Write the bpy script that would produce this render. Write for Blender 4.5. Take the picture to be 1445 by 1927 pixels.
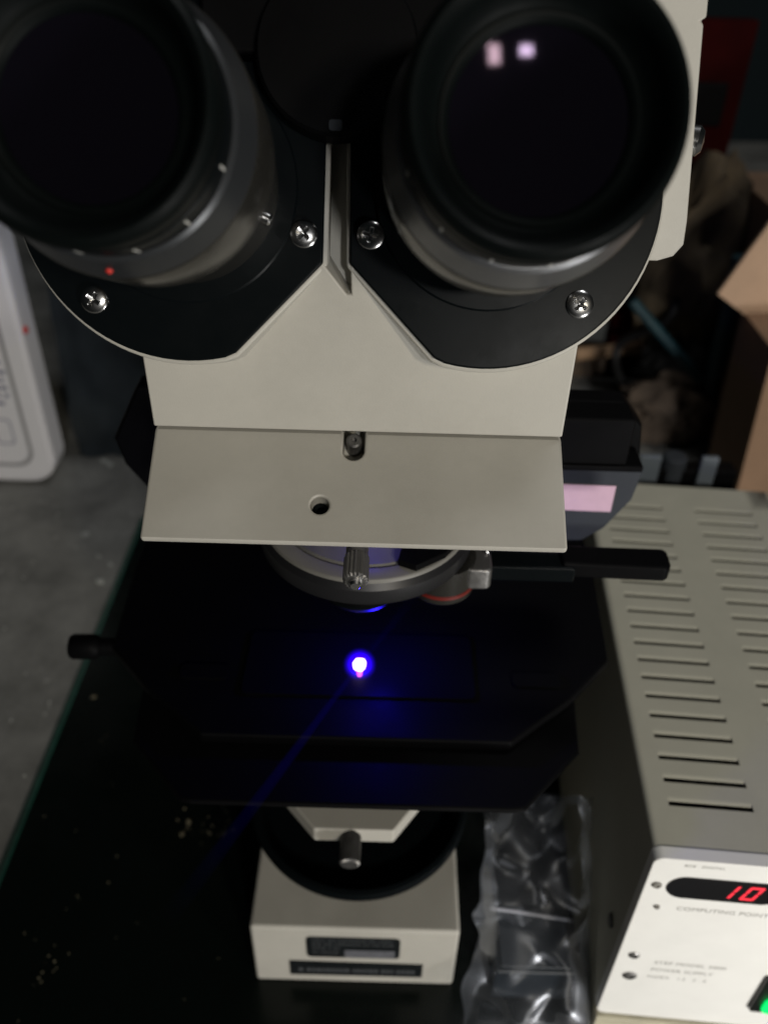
import bpy, bmesh, math, random
from mathutils import Vector, Matrix, noise

# ------------------------------------------------------------------ scene, camera, light
for o in list(bpy.data.objects):
    bpy.data.objects.remove(o, do_unlink=True)
SC = bpy.context.scene
COL = SC.collection
rad = math.radians
CAM_H = 368.0                       # camera height above the table, mm; z below is given relative to it


def V(x, y, z):
    """millimetres (x right, y away, z relative to the lens) -> metres above the table"""
    return Vector((x / 1000, y / 1000, (z + CAM_H) / 1000))


cam_d = bpy.data.cameras.new('camera')
cam = bpy.data.objects.new('camera', cam_d)
COL.objects.link(cam)
cam.matrix_world = Matrix.Translation(V(0, 0, 0)) @ Matrix.Rotation(rad(53), 4, 'X') @ Matrix.Rotation(rad(1.6), 4, 'Z')
cam_d.sensor_fit = 'VERTICAL'
cam_d.sensor_height = 24
cam_d.sensor_width = 18
cam_d.lens = 24 * 1603 / 1927
cam_d.clip_start = 0.01
cam_d.clip_end = 20
cam_d.dof.use_dof = True
cam_d.dof.focus_distance = 0.192
cam_d.dof.aperture_fstop = 8.2
SC.camera = cam

world = bpy.data.worlds.new('World')
SC.world = world
world.use_nodes = True
world.node_tree.nodes['Background'].inputs[0].default_value = (0.55, 0.75, 0.8, 1)
world.node_tree.nodes['Background'].inputs[1].default_value = 0.006


def area(name, loc, target, size, size_y, power, color):
    d = bpy.data.lights.new(name, 'AREA')
    d.shape = 'RECTANGLE'
    d.size, d.size_y = size, size_y
    d.energy = power
    d.color = color
    o = bpy.data.objects.new(name, d)
    COL.objects.link(o)
    o.location = loc
    o.rotation_euler = (Vector(target) - Vector(loc)).to_track_quat('-Z', 'Y').to_euler()
    return o


# the room's window behind the photographer, a bulb beside it, a dim ceiling lamp, and a desk lamp low on the right
area('window_light', (0.38, -1.35, 0.88), (0, 0.2, 0.22), 0.10, 0.075, 7.2, (1.0, 0.99, 0.97))
area('bulb_light', (0.586, -1.17, 0.86), (0, 0.2, 0.2), 0.085, 0.125, 7.0, (1.0, 0.9, 0.72))
area('ceiling_light', (0.55, 0.55, 1.75), (0.05, 0.25, 0.1), 0.40, 0.30, 5.0, (1.0, 1.0, 1.0))
area('desk_lamp_light', (0.33, -0.20, 0.07), (0.12, 0.15, 0.05), 0.06, 0.06, 1.5, (1.0, 0.98, 0.95))

vs = SC.view_settings
vs.view_transform = 'Standard'
vs.look = 'None'
vs.exposure = -0.1
vs.gamma = 1
vs.use_curve_mapping = False


# ------------------------------------------------------------------ materials
def mat(name, col, rough=0.5, metal=0.0, spec=0.5, bump=0.0, bscale=900, vary=0.0, vscale=60, rvary=0.0,
        emit=None, estr=0.0, coat=0.0, col2=None, tint=None):
    m = bpy.data.materials.new(name)
    m.use_nodes = True
    nt = m.node_tree
    b = nt.nodes['Principled BSDF']
    b.inputs['Base Color'].default_value = (*col, 1)
    b.inputs['Roughness'].default_value = rough
    b.inputs['Metallic'].default_value = metal
    b.inputs['Specular IOR Level'].default_value = spec
    b.inputs['Coat Weight'].default_value = coat
    if tint:
        b.inputs['Specular Tint'].default_value = (*tint, 1)
    if emit:
        b.inputs['Emission Color'].default_value = (*emit, 1)
        b.inputs['Emission Strength'].default_value = estr
    tc = nt.nodes.new('ShaderNodeTexCoord')
    if vary or rvary or col2:
        n = nt.nodes.new('ShaderNodeTexNoise')
        n.inputs['Scale'].default_value = vscale
        n.inputs['Detail'].default_value = 6
        n.inputs['Roughness'].default_value = 0.65
        nt.links.new(tc.outputs['Object'], n.inputs['Vector'])
        if vary or col2:
            r = nt.nodes.new('ShaderNodeMixRGB')
            c2 = col2 or tuple(c * (1 - vary) for c in col)
            c1 = col if col2 else tuple(min(1, c * (1 + vary)) for c in col)
            r.inputs[1].default_value = (*c1, 1)
            r.inputs[2].default_value = (*c2, 1)
            k = nt.nodes.new('ShaderNodeMapRange')
            k.inputs['From Min'].default_value = 0.3
            k.inputs['From Max'].default_value = 0.7
            nt.links.new(n.outputs['Fac'], k.inputs['Value'])
            nt.links.new(k.outputs[0], r.inputs[0])
            nt.links.new(r.outputs[0], b.inputs['Base Color'])
        if rvary:
            k = nt.nodes.new('ShaderNodeMapRange')
            k.inputs['From Min'].default_value = 0.3
            k.inputs['From Max'].default_value = 0.7
            k.inputs['To Min'].default_value = max(0.02, rough - rvary)
            k.inputs['To Max'].default_value = min(1, rough + rvary)
            nt.links.new(n.outputs['Fac'], k.inputs['Value'])
            nt.links.new(k.outputs[0], b.inputs['Roughness'])
    if bump:
        n = nt.nodes.new('ShaderNodeTexNoise')
        n.inputs['Scale'].default_value = bscale
        n.inputs['Detail'].default_value = 3
        nt.links.new(tc.outputs['Object'], n.inputs['Vector'])
        bp = nt.nodes.new('ShaderNodeBump')
        bp.inputs['Strength'].default_value = bump
        bp.inputs['Distance'].default_value = 0.0004
        nt.links.new(n.outputs['Fac'], bp.inputs['Height'])
        nt.links.new(bp.outputs[0], b.inputs['Normal'])
    return m


M = {}
M['beige'] = mat('beige_enamel', (0.45, 0.435, 0.39), 0.45, bump=0.09, bscale=2600, vary=0.05, vscale=45, rvary=0.06)
nt = M['beige'].node_tree
b = nt.nodes['Principled BSDF']
src = b.inputs['Base Color'].links[0].from_socket
tc = nt.nodes.new('ShaderNodeTexCoord')
w1 = nt.nodes.new('ShaderNodeTexVoronoi'); w1.inputs['Scale'].default_value = 75
w1.inputs['Randomness'].default_value = 1.0
w2 = nt.nodes.new('ShaderNodeTexNoise'); w2.inputs['Scale'].default_value = 22; w2.inputs['Detail'].default_value = 8
w2.inputs['Roughness'].default_value = 0.75
ra_ = nt.nodes.new('ShaderNodeValToRGB')
ra_.color_ramp.elements[0].position = 0.02; ra_.color_ramp.elements[0].color = (0.5, 0.5, 0.5, 1)
ra_.color_ramp.elements[1].position = 0.035; ra_.color_ramp.elements[1].color = (0, 0, 0, 1)
rb_ = nt.nodes.new('ShaderNodeMapRange')
rb_.inputs['From Min'].default_value = 0.5; rb_.inputs['From Max'].default_value = 0.78
rb_.inputs['To Min'].default_value = 0.0; rb_.inputs['To Max'].default_value = 0.22
mm_ = nt.nodes.new('ShaderNodeMath'); mm_.operation = 'MAXIMUM'
mx = nt.nodes.new('ShaderNodeMixRGB'); mx.inputs[2].default_value = (0.25, 0.235, 0.20, 1)
nt.links.new(tc.outputs['Object'], w1.inputs['Vector']); nt.links.new(tc.outputs['Object'], w2.inputs['Vector'])
nt.links.new(w1.outputs['Distance'], ra_.inputs[0]); nt.links.new(w2.outputs['Fac'], rb_.inputs['Value'])
nt.links.new(ra_.outputs[0], mm_.inputs[0]); nt.links.new(rb_.outputs[0], mm_.inputs[1])
nt.links.new(mm_.outputs[0], mx.inputs[0]); nt.links.new(src, mx.inputs[1]); nt.links.new(mx.outputs[0], b.inputs['Base Color'])
M['case'] = mat('olive_beige_case', (0.44, 0.43, 0.355), 0.65, bump=0.12, bscale=2200, vary=0.06, vscale=35)
M['case_side'] = M['case']
M['black'] = mat('black_enamel', (0.0032, 0.0045, 0.0052), 0.33, spec=0.06, bump=0.02, bscale=2500, rvary=0.08, vscale=60)
M['matte'] = mat('matte_black', (0.0024, 0.0024, 0.0028), 0.55, spec=0.05, bump=0.05, bscale=900, rvary=0.1, vscale=60)
M['rubber'] = mat('black_rubber', (0.0022, 0.0035, 0.0035), 0.5, spec=0.09, bump=0.06, bscale=1800, rvary=0.08, vscale=150)
M['satin'] = mat('satin_dark_metal', (0.030, 0.029, 0.026), 0.24, metal=0.35, bump=0.08, bscale=700, rvary=0.06, vscale=120)
M['grip'] = mat('anodised_grey_metal', (0.17, 0.175, 0.185), 0.34, metal=0.7, rvary=0.06, vscale=200)
M['steel'] = mat('polished_steel', (0.50, 0.50, 0.50), 0.24, metal=1.0, bump=0.1, bscale=600)
M['worn'] = mat('worn_steel', (0.24, 0.235, 0.23), 0.45, metal=0.9, bump=0.2, bscale=800, rvary=0.12, vscale=300)
M['lens'] = mat('coated_lens', (0.004, 0.0035, 0.006), 0.05, spec=0.046, tint=(0.88, 0.66, 1.0))
M['lensring'] = mat('lens_retaining_ring', (0.010, 0.0095, 0.009), 0.45, spec=0.2)
M['grip_shaded'] = mat('anodised_grey_shaded', (0.035, 0.038, 0.042), 0.35, metal=0.4)  # darker copy of the grip metal, shade put into the colour
M['mark'] = mat('white_print', (0.55, 0.55, 0.52), 0.6)
M['redmark'] = mat('red_print', (0.6, 0.03, 0.02), 0.5)
M['grey'] = mat('slate_grey_paint', (0.032, 0.037, 0.044), 0.55, spec=0.2, bump=0.1, vary=0.1)
M['pink'] = mat('pink_paper', (0.62, 0.42, 0.50), 0.8, bump=0.2, vary=0.05, vscale=200)
M['darklabel'] = mat('dark_label', (0.009, 0.011, 0.012), 0.5, spec=0.1, vary=0.4, vscale=400)
M['silver'] = mat('silver_label', (0.16, 0.165, 0.185), 0.45, metal=0.3, vary=0.25, vscale=500)
M['white'] = mat('white_faceplate', (0.79, 0.785, 0.755), 0.5, bump=0.1, vary=0.03, vscale=60)
M['print'] = mat('grey_lettering', (0.22, 0.21, 0.19), 0.7)
M['window'] = mat('display_window', (0.012, 0.012, 0.013), 0.12, spec=0.4)
M['digit'] = mat('red_digit', (0.3, 0.01, 0.01), 0.5, emit=(1.0, 0.03, 0.06), estr=1.15)
M['green'] = mat('green_lamp', (0.01, 0.3, 0.08), 0.3, emit=(0.0, 0.9, 0.16), estr=1.1)
M['switch'] = mat('black_switch', (0.01, 0.012, 0.011), 0.3)
M['appliance'] = mat('white_plastic', (0.86, 0.86, 0.91), 0.4, vary=0.02, vscale=20)
M['appliance_grey'] = mat('grey_plastic_groove', (0.36, 0.36, 0.38), 0.5)
M['bluetext'] = mat('blue_grey_print', (0.30, 0.31, 0.40), 0.7)
M['navy'] = mat('navy_cloth', (0.017, 0.024, 0.03), 0.85, bump=0.6, bscale=500, vary=0.35, vscale=25)
M['card'] = mat('cardboard', (0.50, 0.34, 0.23), 0.85, bump=0.4, bscale=400, vary=0.1, vscale=30)
M['card2'] = mat('brown_cardboard', (0.25, 0.155, 0.095), 0.85, bump=0.4, bscale=400, vary=0.12, vscale=30)
M['teal'] = mat('teal_paint', (0.008, 0.035, 0.045), 0.5, vary=0.2)
M['red'] = mat('dark_red_board', (0.02, 0.001, 0.001), 0.8, spec=0.05, vary=0.3, vscale=25)
M['khaki'] = mat('khaki_canvas', (0.075, 0.055, 0.032), 0.9, bump=0.6, bscale=300, vary=0.45, vscale=30)
M['wood'] = mat('raw_wood', (0.30, 0.19, 0.11), 0.8, vary=0.35, vscale=40)
M['paper'] = mat('crumpled_brown_paper', (0.07, 0.05, 0.035), 0.9, vary=0.5, vscale=30)
M['cable'] = mat('black_cable', (0.008, 0.008, 0.009), 0.45)
M['crumb'] = mat('crumbs', (0.13, 0.115, 0.075), 0.9, vary=0.3, vscale=300)
M['fleck'] = mat('paint_flecks', (0.35, 0.36, 0.34), 0.9)
M['gloss_black'] = mat('back_painted_glass', (0.003, 0.0048, 0.004), 0.28, spec=0.2, rvary=0.1, vscale=30, bump=0.05, bscale=150)
M['green_edge'] = mat('green_glass_edge', (0.016, 0.075, 0.055), 0.25, spec=0.5, vary=0.3, vscale=60)
M['redband'] = mat('red_band', (0.13, 0.012, 0.008), 0.4)

# table top: grey, mottled, speckled
m = mat('grey_table', (0.15, 0.15, 0.14), 0.8, spec=0.2, bump=0.5, bscale=350)
nt = m.node_tree
b = nt.nodes['Principled BSDF']
tc = nt.nodes.new('ShaderNodeTexCoord')
n1 = nt.nodes.new('ShaderNodeTexNoise'); n1.inputs['Scale'].default_value = 14; n1.inputs['Detail'].default_value = 9
n1.inputs['Roughness'].default_value = 0.7
vo = nt.nodes.new('ShaderNodeTexVoronoi'); vo.inputs['Scale'].default_value = 60
cr = nt.nodes.new('ShaderNodeValToRGB')
cr.color_ramp.elements[0].position = 0.3; cr.color_ramp.elements[0].color = (0.085, 0.085, 0.08, 1)
cr.color_ramp.elements[1].position = 0.72; cr.color_ramp.elements[1].color = (0.26, 0.26, 0.245, 1)
cr2 = nt.nodes.new('ShaderNodeValToRGB')
cr2.color_ramp.elements[0].position = 0.07; cr2.color_ramp.elements[0].color = (1, 1, 1, 1)
cr2.color_ramp.elements[1].position = 0.13; cr2.color_ramp.elements[1].color = (0, 0, 0, 1)
mx = nt.nodes.new('ShaderNodeMixRGB'); mx.inputs[2].default_value = (0.24, 0.24, 0.23, 1)
nt.links.new(tc.outputs['Object'], n1.inputs['Vector']); nt.links.new(tc.outputs['Object'], vo.inputs['Vector'])
nt.links.new(n1.outputs['Fac'], cr.inputs[0]); nt.links.new(vo.outputs['Distance'], cr2.inputs[0])
nt.links.new(cr2.outputs[0], mx.inputs[0]); nt.links.new(cr.outputs[0], mx.inputs[1])
nt.links.new(mx.outputs[0], b.inputs['Base Color'])
M['table'] = m

# clear plastic film
m = bpy.data.materials.new('clear_film'); m.use_nodes = True
nt = m.node_tree
nt.nodes.remove(nt.nodes['Principled BSDF'])
out = nt.nodes['Material Output']
tr = nt.nodes.new('ShaderNodeBsdfTransparent'); tr.inputs[0].default_value = (0.92, 0.93, 0.94, 1)
gl = nt.nodes.new('ShaderNodeBsdfGlossy'); gl.inputs['Roughness'].default_value = 0.34
gl.inputs['Color'].default_value = (0.9, 0.93, 1, 1)
df = nt.nodes.new('ShaderNodeBsdfDiffuse'); df.inputs[0].default_value = (0.6, 0.64, 0.72, 1)
fr = nt.nodes.new('ShaderNodeFresnel'); fr.inputs[0].default_value = 1.5
m1 = nt.nodes.new('ShaderNodeMixShader'); m2 = nt.nodes.new('ShaderNodeMixShader'); m2.inputs[0].default_value = 0.02
fm = nt.nodes.new('ShaderNodeMath'); fm.operation = 'MULTIPLY'; fm.inputs[1].default_value = 0.33
nt.links.new(fr.outputs[0], fm.inputs[0]); nt.links.new(fm.outputs[0], m1.inputs[0]); nt.links.new(tr.outputs[0], m1.inputs[1]); nt.links.new(gl.outputs[0], m1.inputs[2])
nt.links.new(m1.outputs[0], m2.inputs[1]); nt.links.new(df.outputs[0], m2.inputs[2])
nt.links.new(m2.outputs[0], out.inputs[0])
M['film'] = m


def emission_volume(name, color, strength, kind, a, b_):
    """camera bloom and light streak built as emission: 'ball' fades with distance from the object's origin, 'streak' along and across local z"""
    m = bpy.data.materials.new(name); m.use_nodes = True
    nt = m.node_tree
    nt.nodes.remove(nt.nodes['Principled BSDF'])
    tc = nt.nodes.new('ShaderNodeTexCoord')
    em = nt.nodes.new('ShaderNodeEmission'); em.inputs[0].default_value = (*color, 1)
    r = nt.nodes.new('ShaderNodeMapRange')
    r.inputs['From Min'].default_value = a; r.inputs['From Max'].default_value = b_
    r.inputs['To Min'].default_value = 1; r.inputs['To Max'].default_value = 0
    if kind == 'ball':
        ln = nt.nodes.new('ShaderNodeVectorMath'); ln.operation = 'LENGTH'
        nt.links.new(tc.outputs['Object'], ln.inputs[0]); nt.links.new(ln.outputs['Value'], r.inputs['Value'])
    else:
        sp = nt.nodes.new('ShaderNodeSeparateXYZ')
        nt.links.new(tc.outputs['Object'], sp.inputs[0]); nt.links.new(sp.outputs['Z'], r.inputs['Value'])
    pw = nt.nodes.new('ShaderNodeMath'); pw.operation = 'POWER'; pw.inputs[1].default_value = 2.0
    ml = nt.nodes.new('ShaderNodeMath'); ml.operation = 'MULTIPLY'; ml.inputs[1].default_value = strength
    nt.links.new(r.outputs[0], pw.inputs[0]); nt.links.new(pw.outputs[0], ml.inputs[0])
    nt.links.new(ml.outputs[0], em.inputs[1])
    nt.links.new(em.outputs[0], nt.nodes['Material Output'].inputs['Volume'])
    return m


# ------------------------------------------------------------------ mesh helpers (all lengths in mm, frames in metres)
WM = {}


def frame(o, ex, ey, ez):
    m = Matrix.Identity(4)
    for i, v in enumerate((ex, ey, ez)):
        for k in range(3):
            m[k][i] = v[k]
    m.translation = o
    return m


def link(name, bm, material, parent=None, mw=None, smooth=35, bevel=0, seg=2):
    me = bpy.data.meshes.new(name)
    bmesh.ops.recalc_face_normals(bm, faces=bm.faces)
    bm.to_mesh(me)
    bm.free()
    for mm in (material if isinstance(material, (list, tuple)) else [material]):
        me.materials.append(mm)
    if smooth:
        for p in me.polygons:
            p.use_smooth = True
        me.set_sharp_from_angle(angle=rad(smooth))
    return place(name, me, parent, mw, bevel, seg)


def place(name, me, parent=None, mw=None, bevel=0, seg=2):
    o = bpy.data.objects.new(name, me)
    COL.objects.link(o)
    mw = mw or Matrix.Identity(4)
    WM[o] = mw
    if parent is not None:
        o.parent = parent
        o.matrix_parent_inverse = Matrix.Identity(4)
        o.matrix_basis = WM[parent].inverted() @ mw
    else:
        o.matrix_basis = mw
    if bevel:
        b = o.modifiers.new('bevel', 'BEVEL')
        b.width = bevel / 1000
        b.segments = seg
        b.limit_method = 'ANGLE'
        b.angle_limit = rad(40)
        b.harden_normals = True
    return o


def tag(o, label=None, cat=None, group=None, kind=None):
    for k, v in (('label', label), ('category', cat), ('group', group), ('kind', kind)):
        if v:
            o[k] = v
    return o


def thing(name, loc, label, cat, group=None):
    o = bpy.data.objects.new(name, None)
    o.empty_display_size = 0.02
    COL.objects.link(o)
    o.location = loc
    WM[o] = Matrix.Translation(loc)
    return tag(o, label, cat, group)


def box(bm, x0, x1, y0, y1, z0, z1, fn=V):
    vs_ = [bm.verts.new(fn(x, y, z)) for x in (x0, x1) for y in (y0, y1) for z in (z0, z1)]
    for f in ((0, 1, 3, 2), (4, 6, 7, 5), (0, 4, 5, 1), (2, 3, 7, 6), (0, 2, 6, 4), (1, 5, 7, 3)):
        bm.faces.new([vs_[i] for i in f])
    return bm


def L(x, y, z):
    return Vector((x / 1000, y / 1000, z / 1000))


def prism(bm, pts, h0, h1, fn=L):
    a = [bm.verts.new(fn(x, y, h0)) for x, y in pts]
    b = [bm.verts.new(fn(x, y, h1)) for x, y in pts]
    bm.faces.new(a)
    bm.faces.new(b)
    n = len(pts)
    for i in range(n):
        bm.faces.new((a[i], a[(i + 1) % n], b[(i + 1) % n], b[i]))
    return bm


def lathe(bm, prof, seg=64, fn=L, cap0=True, cap1=True, a0=0, a1=2 * math.pi, cx=0, cy=0):
    full = abs(a1 - a0 - 2 * math.pi) < 1e-6
    n = seg if full else seg + 1
    rings = []
    for r, t in prof:
        if r < 1e-6:
            rings.append([bm.verts.new(fn(cx, cy, t))])
        else:
            rings.append([bm.verts.new(fn(cx + r * math.cos(a0 + (a1 - a0) * i / seg), cy + r * math.sin(a0 + (a1 - a0) * i / seg), t)) for i in range(n)])
    for A, B in zip(rings, rings[1:]):
        for i in range(seg):
            j = (i + 1) % n
            if len(A) == 1 and len(B) == 1:
                continue
            if len(A) == 1:
                bm.faces.new((A[0], B[i], B[j]))
            elif len(B) == 1:
                bm.faces.new((A[i], B[0], A[j]))
            else:
                bm.faces.new((A[i], B[i], B[j], A[j]))
    if full:
        if cap0 and len(rings[0]) > 2:
            bm.faces.new(rings[0])
        if cap1 and len(rings[-1]) > 2:
            bm.faces.new(rings[-1])
    return bm


def tube(bm, pts, r, seg=12, fn=V):
    P = [fn(*p) for p in pts]
    r = r / 1000
    prev = None
    rings = []
    for i, p in enumerate(P):
        d = (P[min(i + 1, len(P) - 1)] - P[max(i - 1, 0)]).normalized()
        u = d.orthogonal().normalized() if prev is None else (prev - d * prev.dot(d)).normalized()
        prev = u
        w = d.cross(u)
        rings.append([bm.verts.new(p + (u * math.cos(2 * math.pi * k / seg) + w * math.sin(2 * math.pi * k / seg)) * r) for k in range(seg)])
    for A, B in zip(rings, rings[1:]):
        for k in range(seg):
            bm.faces.new((A[k], A[(k + 1) % seg], B[(k + 1) % seg], B[k]))
    bm.faces.new(rings[0]); bm.faces.new(rings[-1])
    return bm


def cut(o, bm):
    """boolean-cut a mesh object (identity transform) with a closed bmesh, keeping no helper object"""
    me = bpy.data.meshes.new('cutter'); bmesh.ops.recalc_face_normals(bm, faces=bm.faces); bm.to_mesh(me); bm.free()
    c = bpy.data.objects.new('cutter', me); COL.objects.link(c)
    md = o.modifiers.new('cut', 'BOOLEAN'); md.operation = 'DIFFERENCE'; md.object = c; md.solver = 'EXACT'
    dg = bpy.context.evaluated_depsgraph_get(); dg.update()
    new = bpy.data.meshes.new_from_object(o.evaluated_get(dg))
    o.modifiers.clear(); o.data = new
    bpy.data.objects.remove(c, do_unlink=True)
    for p in o.data.polygons:
        p.use_smooth = True
    o.data.set_sharp_from_angle(angle=rad(30))


def rounded(x0, x1, y0, y1, r, n=6):
    pts = []
    for cx, cy, a in ((x1 - r, y1 - r, 0), (x0 + r, y1 - r, 90), (x0 + r, y0 + r, 180), (x1 - r, y0 + r, 270)):
        for i in range(n + 1):
            t = rad(a + 90 * i / n)
            pts.append((cx + r * math.cos(t), cy + r * math.sin(t)))
    return pts


# ------------------------------------------------------------------ the setting: table
bm = bmesh.new()
vs4 = [bm.verts.new(Vector(p)) for p in ((-2.2, -0.25, 0), (2.2, -0.25, 0), (2.2, 1.6, 0), (-2.2, 1.6, 0))]
bm.faces.new(vs4)
tag(link('table_top', bm, M['table'], smooth=0), kind='structure')

# ------------------------------------------------------------------ the glass plate under everything
gp = thing('glass_plate', V(0, 270, -368), 'black backed glass plate with a green edge lying under the microscope', 'glass plate')
bm = bmesh.new(); box(bm, -165.5, 262, 60, 470, -367.5, -363.2)
link('sheet', bm, M['gloss_black'], gp, smooth=0)
bm = bmesh.new()
pr = [(-170.5, -367.6), (-170.5, -366.2), (-166.5, -363.15), (-165.5, -363.15), (-165.5, -367.6)]
A_ = [bm.verts.new(V(x, 60, z)) for x, z in pr]; B_ = [bm.verts.new(V(x, 470, z)) for x, z in pr]
bm.faces.new(A_); bm.faces.new(B_)
for i in range(5):
    bm.faces.new((A_[i], A_[(i + 1) % 5], B_[(i + 1) % 5], B_[i]))
link('edge', bm, M['green_edge'], gp, smooth=0)

# ------------------------------------------------------------------ microscope
MX = -6.7                            # its middle plane
mic = thing('microscope', V(MX, 200, -363), 'beige and black binocular microscope standing on the glass plate', 'microscope')

# base box
base = bmesh.new(); box(base, MX - 40, MX + 40, 162, 330, -362.9, -320.5)
base = link('base', base, M['beige'], mic, bevel=1.6, seg=3)
def front(y, bulge=0):
    return lambda x, z, h: V(x, y - h, z)


tilt = Matrix.Rotation(rad(0.6), 2)
bm = bmesh.new(); prism(bm, rounded(-25.3, 10.9, -341.5, -326, 2.2), 0, 0.35, front(162))
pl = link('label_plate', bm, M['darklabel'], base)
pl['label'] = 'dark rounded label with a silver block'
bm = bmesh.new(); prism(bm, rounded(-10.5, 9.0, -341.2, -335.4, 0.4, 2), 0.35, 0.45, front(162))
link('silver_block', bm, M['silver'], pl)
rnd = random.Random(4)
bm = bmesh.new()
for zz in (-328.6, -331.6, -334.6, -338.0):
    x = -23
    while x < (8 if zz > -334 else -13):
        w = rnd.uniform(0.7, 1.6)
        prism(bm, [(x, zz), (x + w, zz), (x + w, zz + 1.0), (x, zz + 1.0)], 0.35, 0.41, front(162))
        x += w + rnd.choice((0.4, 0.4, 1.1))
link('lettering', bm, mat('dim_print', (0.06, 0.065, 0.07), 0.6), pl, smooth=0)
bm = bmesh.new(); prism(bm, [(-32.4, -356.4), (20.4, -356.2), (20.4, -345.8), (-32.4, -345.2)], 0, 0.4, front(162))
pl = link('label_strip', bm, M['darklabel'], base)
bm = bmesh.new()
x = -29.0
while x < 17:
    w = rnd.uniform(0.9, 2.0)
    prism(bm, [(x, -353.2), (x + w, -353.2), (x + w, -350.6), (x, -350.6)], 0.4, 0.46, front(162))
    x += w + rnd.choice((0.5, 0.5, 1.4))
link('lettering', bm, bpy.data.materials['dim_print'], pl, smooth=0)

# field lens housing: dark dish above the base
bm = bmesh.new()
lathe(bm, [(30, -320.4), (34, -318), (37, -308), (41.5, -303), (43, -301.5), (43.6, -299.6), (42.8, -297.6), (41.2, -297.0), (39.8, -297.8), (38.5, -300), (36, -304), (0, -305)], 96, V, cap0=False, cx=MX, cy=206)
dish = link('field_lens_housing', bm, M['black'], mic, smooth=40)
bm = bmesh.new(); lathe(bm, [(17, -304.5), (17, -302.5), (15, -302.2), (8, -301.2), (0, -300.8)], 48, V, cap0=False, cx=MX, cy=206)
link('field_lens', bm, M['window'], dish)

# condenser: beige bracket with a knurled centring screw, black barrel above the dish
bm = bmesh.new(); prism(bm, [(-29.5, 174), (13.0, 174), (13, 215), (-29.5, 215)][0:0] + [(-20.3, 162.3), (6.2, 162.3), (17.5, 178), (17.5, 215), (-34, 215), (-34, 178)], -262, -255, V)
cond = link('condenser_bracket', bm, M['beige'], mic, bevel=0.8)
bm = bmesh.new(); lathe(bm, [(22, -296), (22, -275), (26, -272), (26, -262.2)], 48, V, cx=MX, cy=206)
link('condenser_barrel', bm, M['matte'], mic)


def knurled(r, l0, l1, n=28, tip=0.6):
    bm_ = bmesh.new()
    prof = [(r - tip, l0), (r, l0 + tip), (r, l1 - tip), (r - tip, l1)]
    rings = []
    for rr, t in prof:
        rings.append([bm_.verts.new(L((rr + (0.12 * r if k % 2 else 0)) * math.cos(math.pi * k / n), (rr + (0.12 * r if k % 2 else 0)) * math.sin(math.pi * k / n), t)) for k in range(2 * n)])
    for A, B in zip(rings, rings[1:]):
        for k in range(2 * n):
            bm_.faces.new((A[k], A[(k + 1) % (2 * n)], B[(k + 1) % (2 * n)], B[k]))
    bm_.faces.new(rings[0]); bm_.faces.new(rings[-1])
    return bm_


def dirframe(o, d):
    d = Vector(d).normalized()
    x = d.orthogonal().normalized()
    return frame(o, x, d.cross(x), d)


f = dirframe(V(-8.0, 163, -258.5), (0, -1, -0.12))
link('centring_screw', knurled(3.1, -2, 10.5), M['worn'], cond, f, smooth=20)

# stage: two black plates, front clip plate, left knob
def sym(pts):
    return [(MX + x, y) for x, y in pts] + [(MX - x, y) for x, y in reversed(pts)]


bm = bmesh.new(); prism(bm, sym([(48, 168), (69, 186), (85, 204), (88, 246), (88, 300), (60, 318)]), -218.9, -214.5, V)
stage = link('stage_plate', bm, M['matte'], mic, bevel=1.0)
bm = bmesh.new(); prism(bm, sym([(47, 147.5), (51, 148.2), (70, 169), (72, 190), (72, 300)]), -221.6, -219.3, V)
link('lower_stage_plate', bm, M['matte'], mic, bevel=1.2)
bm = bmesh.new(); prism(bm, rounded(MX - 38, MX + 38, 184, 212, 2, 4), -214.4, -213.4, V)
slide = link('specimen_slide', bm, mat('dark_slide', (0.0026, 0.0026, 0.004), 0.4, spec=0.04), stage, smooth=0)
f = dirframe(V(-88, 211, -222), (-1, -0.03, 0))
bm = bmesh.new(); lathe(bm, [(3.2, -6), (3.2, 11), (4.2, 12.2), (4.5, 13.5), (4.5, 20.4), (3.9, 21.4)], 32)
link('stage_knob', bm, M['matte'], mic, f)
for xx in (-66, 44):
    bm = bmesh.new(); prism(bm, rounded(xx, xx + 16, 190, 196, 2, 4), -214.4, -213.4, V)
    link('slide_clip', bm, M['matte'], stage)

# arm: column behind the stage, nose with the sloping front panel
bm = bmesh.new(); box(bm, MX - 30, MX + 30, 268, 330, -320.3, -125.7)
link('arm_column', bm, M['grey'], mic, bevel=3, seg=3)  # dark grey stands for a beige column in shade
bm = bmesh.new()
prof = [(175.4, -109.0), (151.4, -123.3), (151.9, -124.9), (153.2, -125.5), (330, -125.5), (330, -109.0)]
a = [bm.verts.new(V(-55.8, y, z)) for y, z in prof]; c = [bm.verts.new(V(42.3, y, z)) for y, z in prof]
bm.faces.new(a); bm.faces.new(c)
for i in range(len(prof)):
    bm.faces.new((a[i], a[(i + 1) % len(prof)], c[(i + 1) % len(prof)], c[i]))
nose = link('sloping_arm_panel', bm, M['beige'], mic)
dd = Vector((0, -23.9, -14.7)).normalized(); nn = Vector((0, -14.7, 23.9)).normalized()
fp = frame(V(-15, 159.25, -118.4), Vector((1, 0, 0)), dd, nn)
bm = bmesh.new(); lathe(bm, [(2.15, -5), (2.15, 3)], 40, lambda x, y, z: fp @ L(x, y, z)); cut(nose, bm)
fs = frame(V(-7.7, 172.2, -110.6), Vector((1, 0, 0)), dd, nn)
st = [(2.55 * math.cos(rad(t)), 0.6 + 2.55 * math.sin(rad(t))) for t in range(0, 181, 12)] + [(-2.55, -8), (2.55, -8)]
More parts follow.
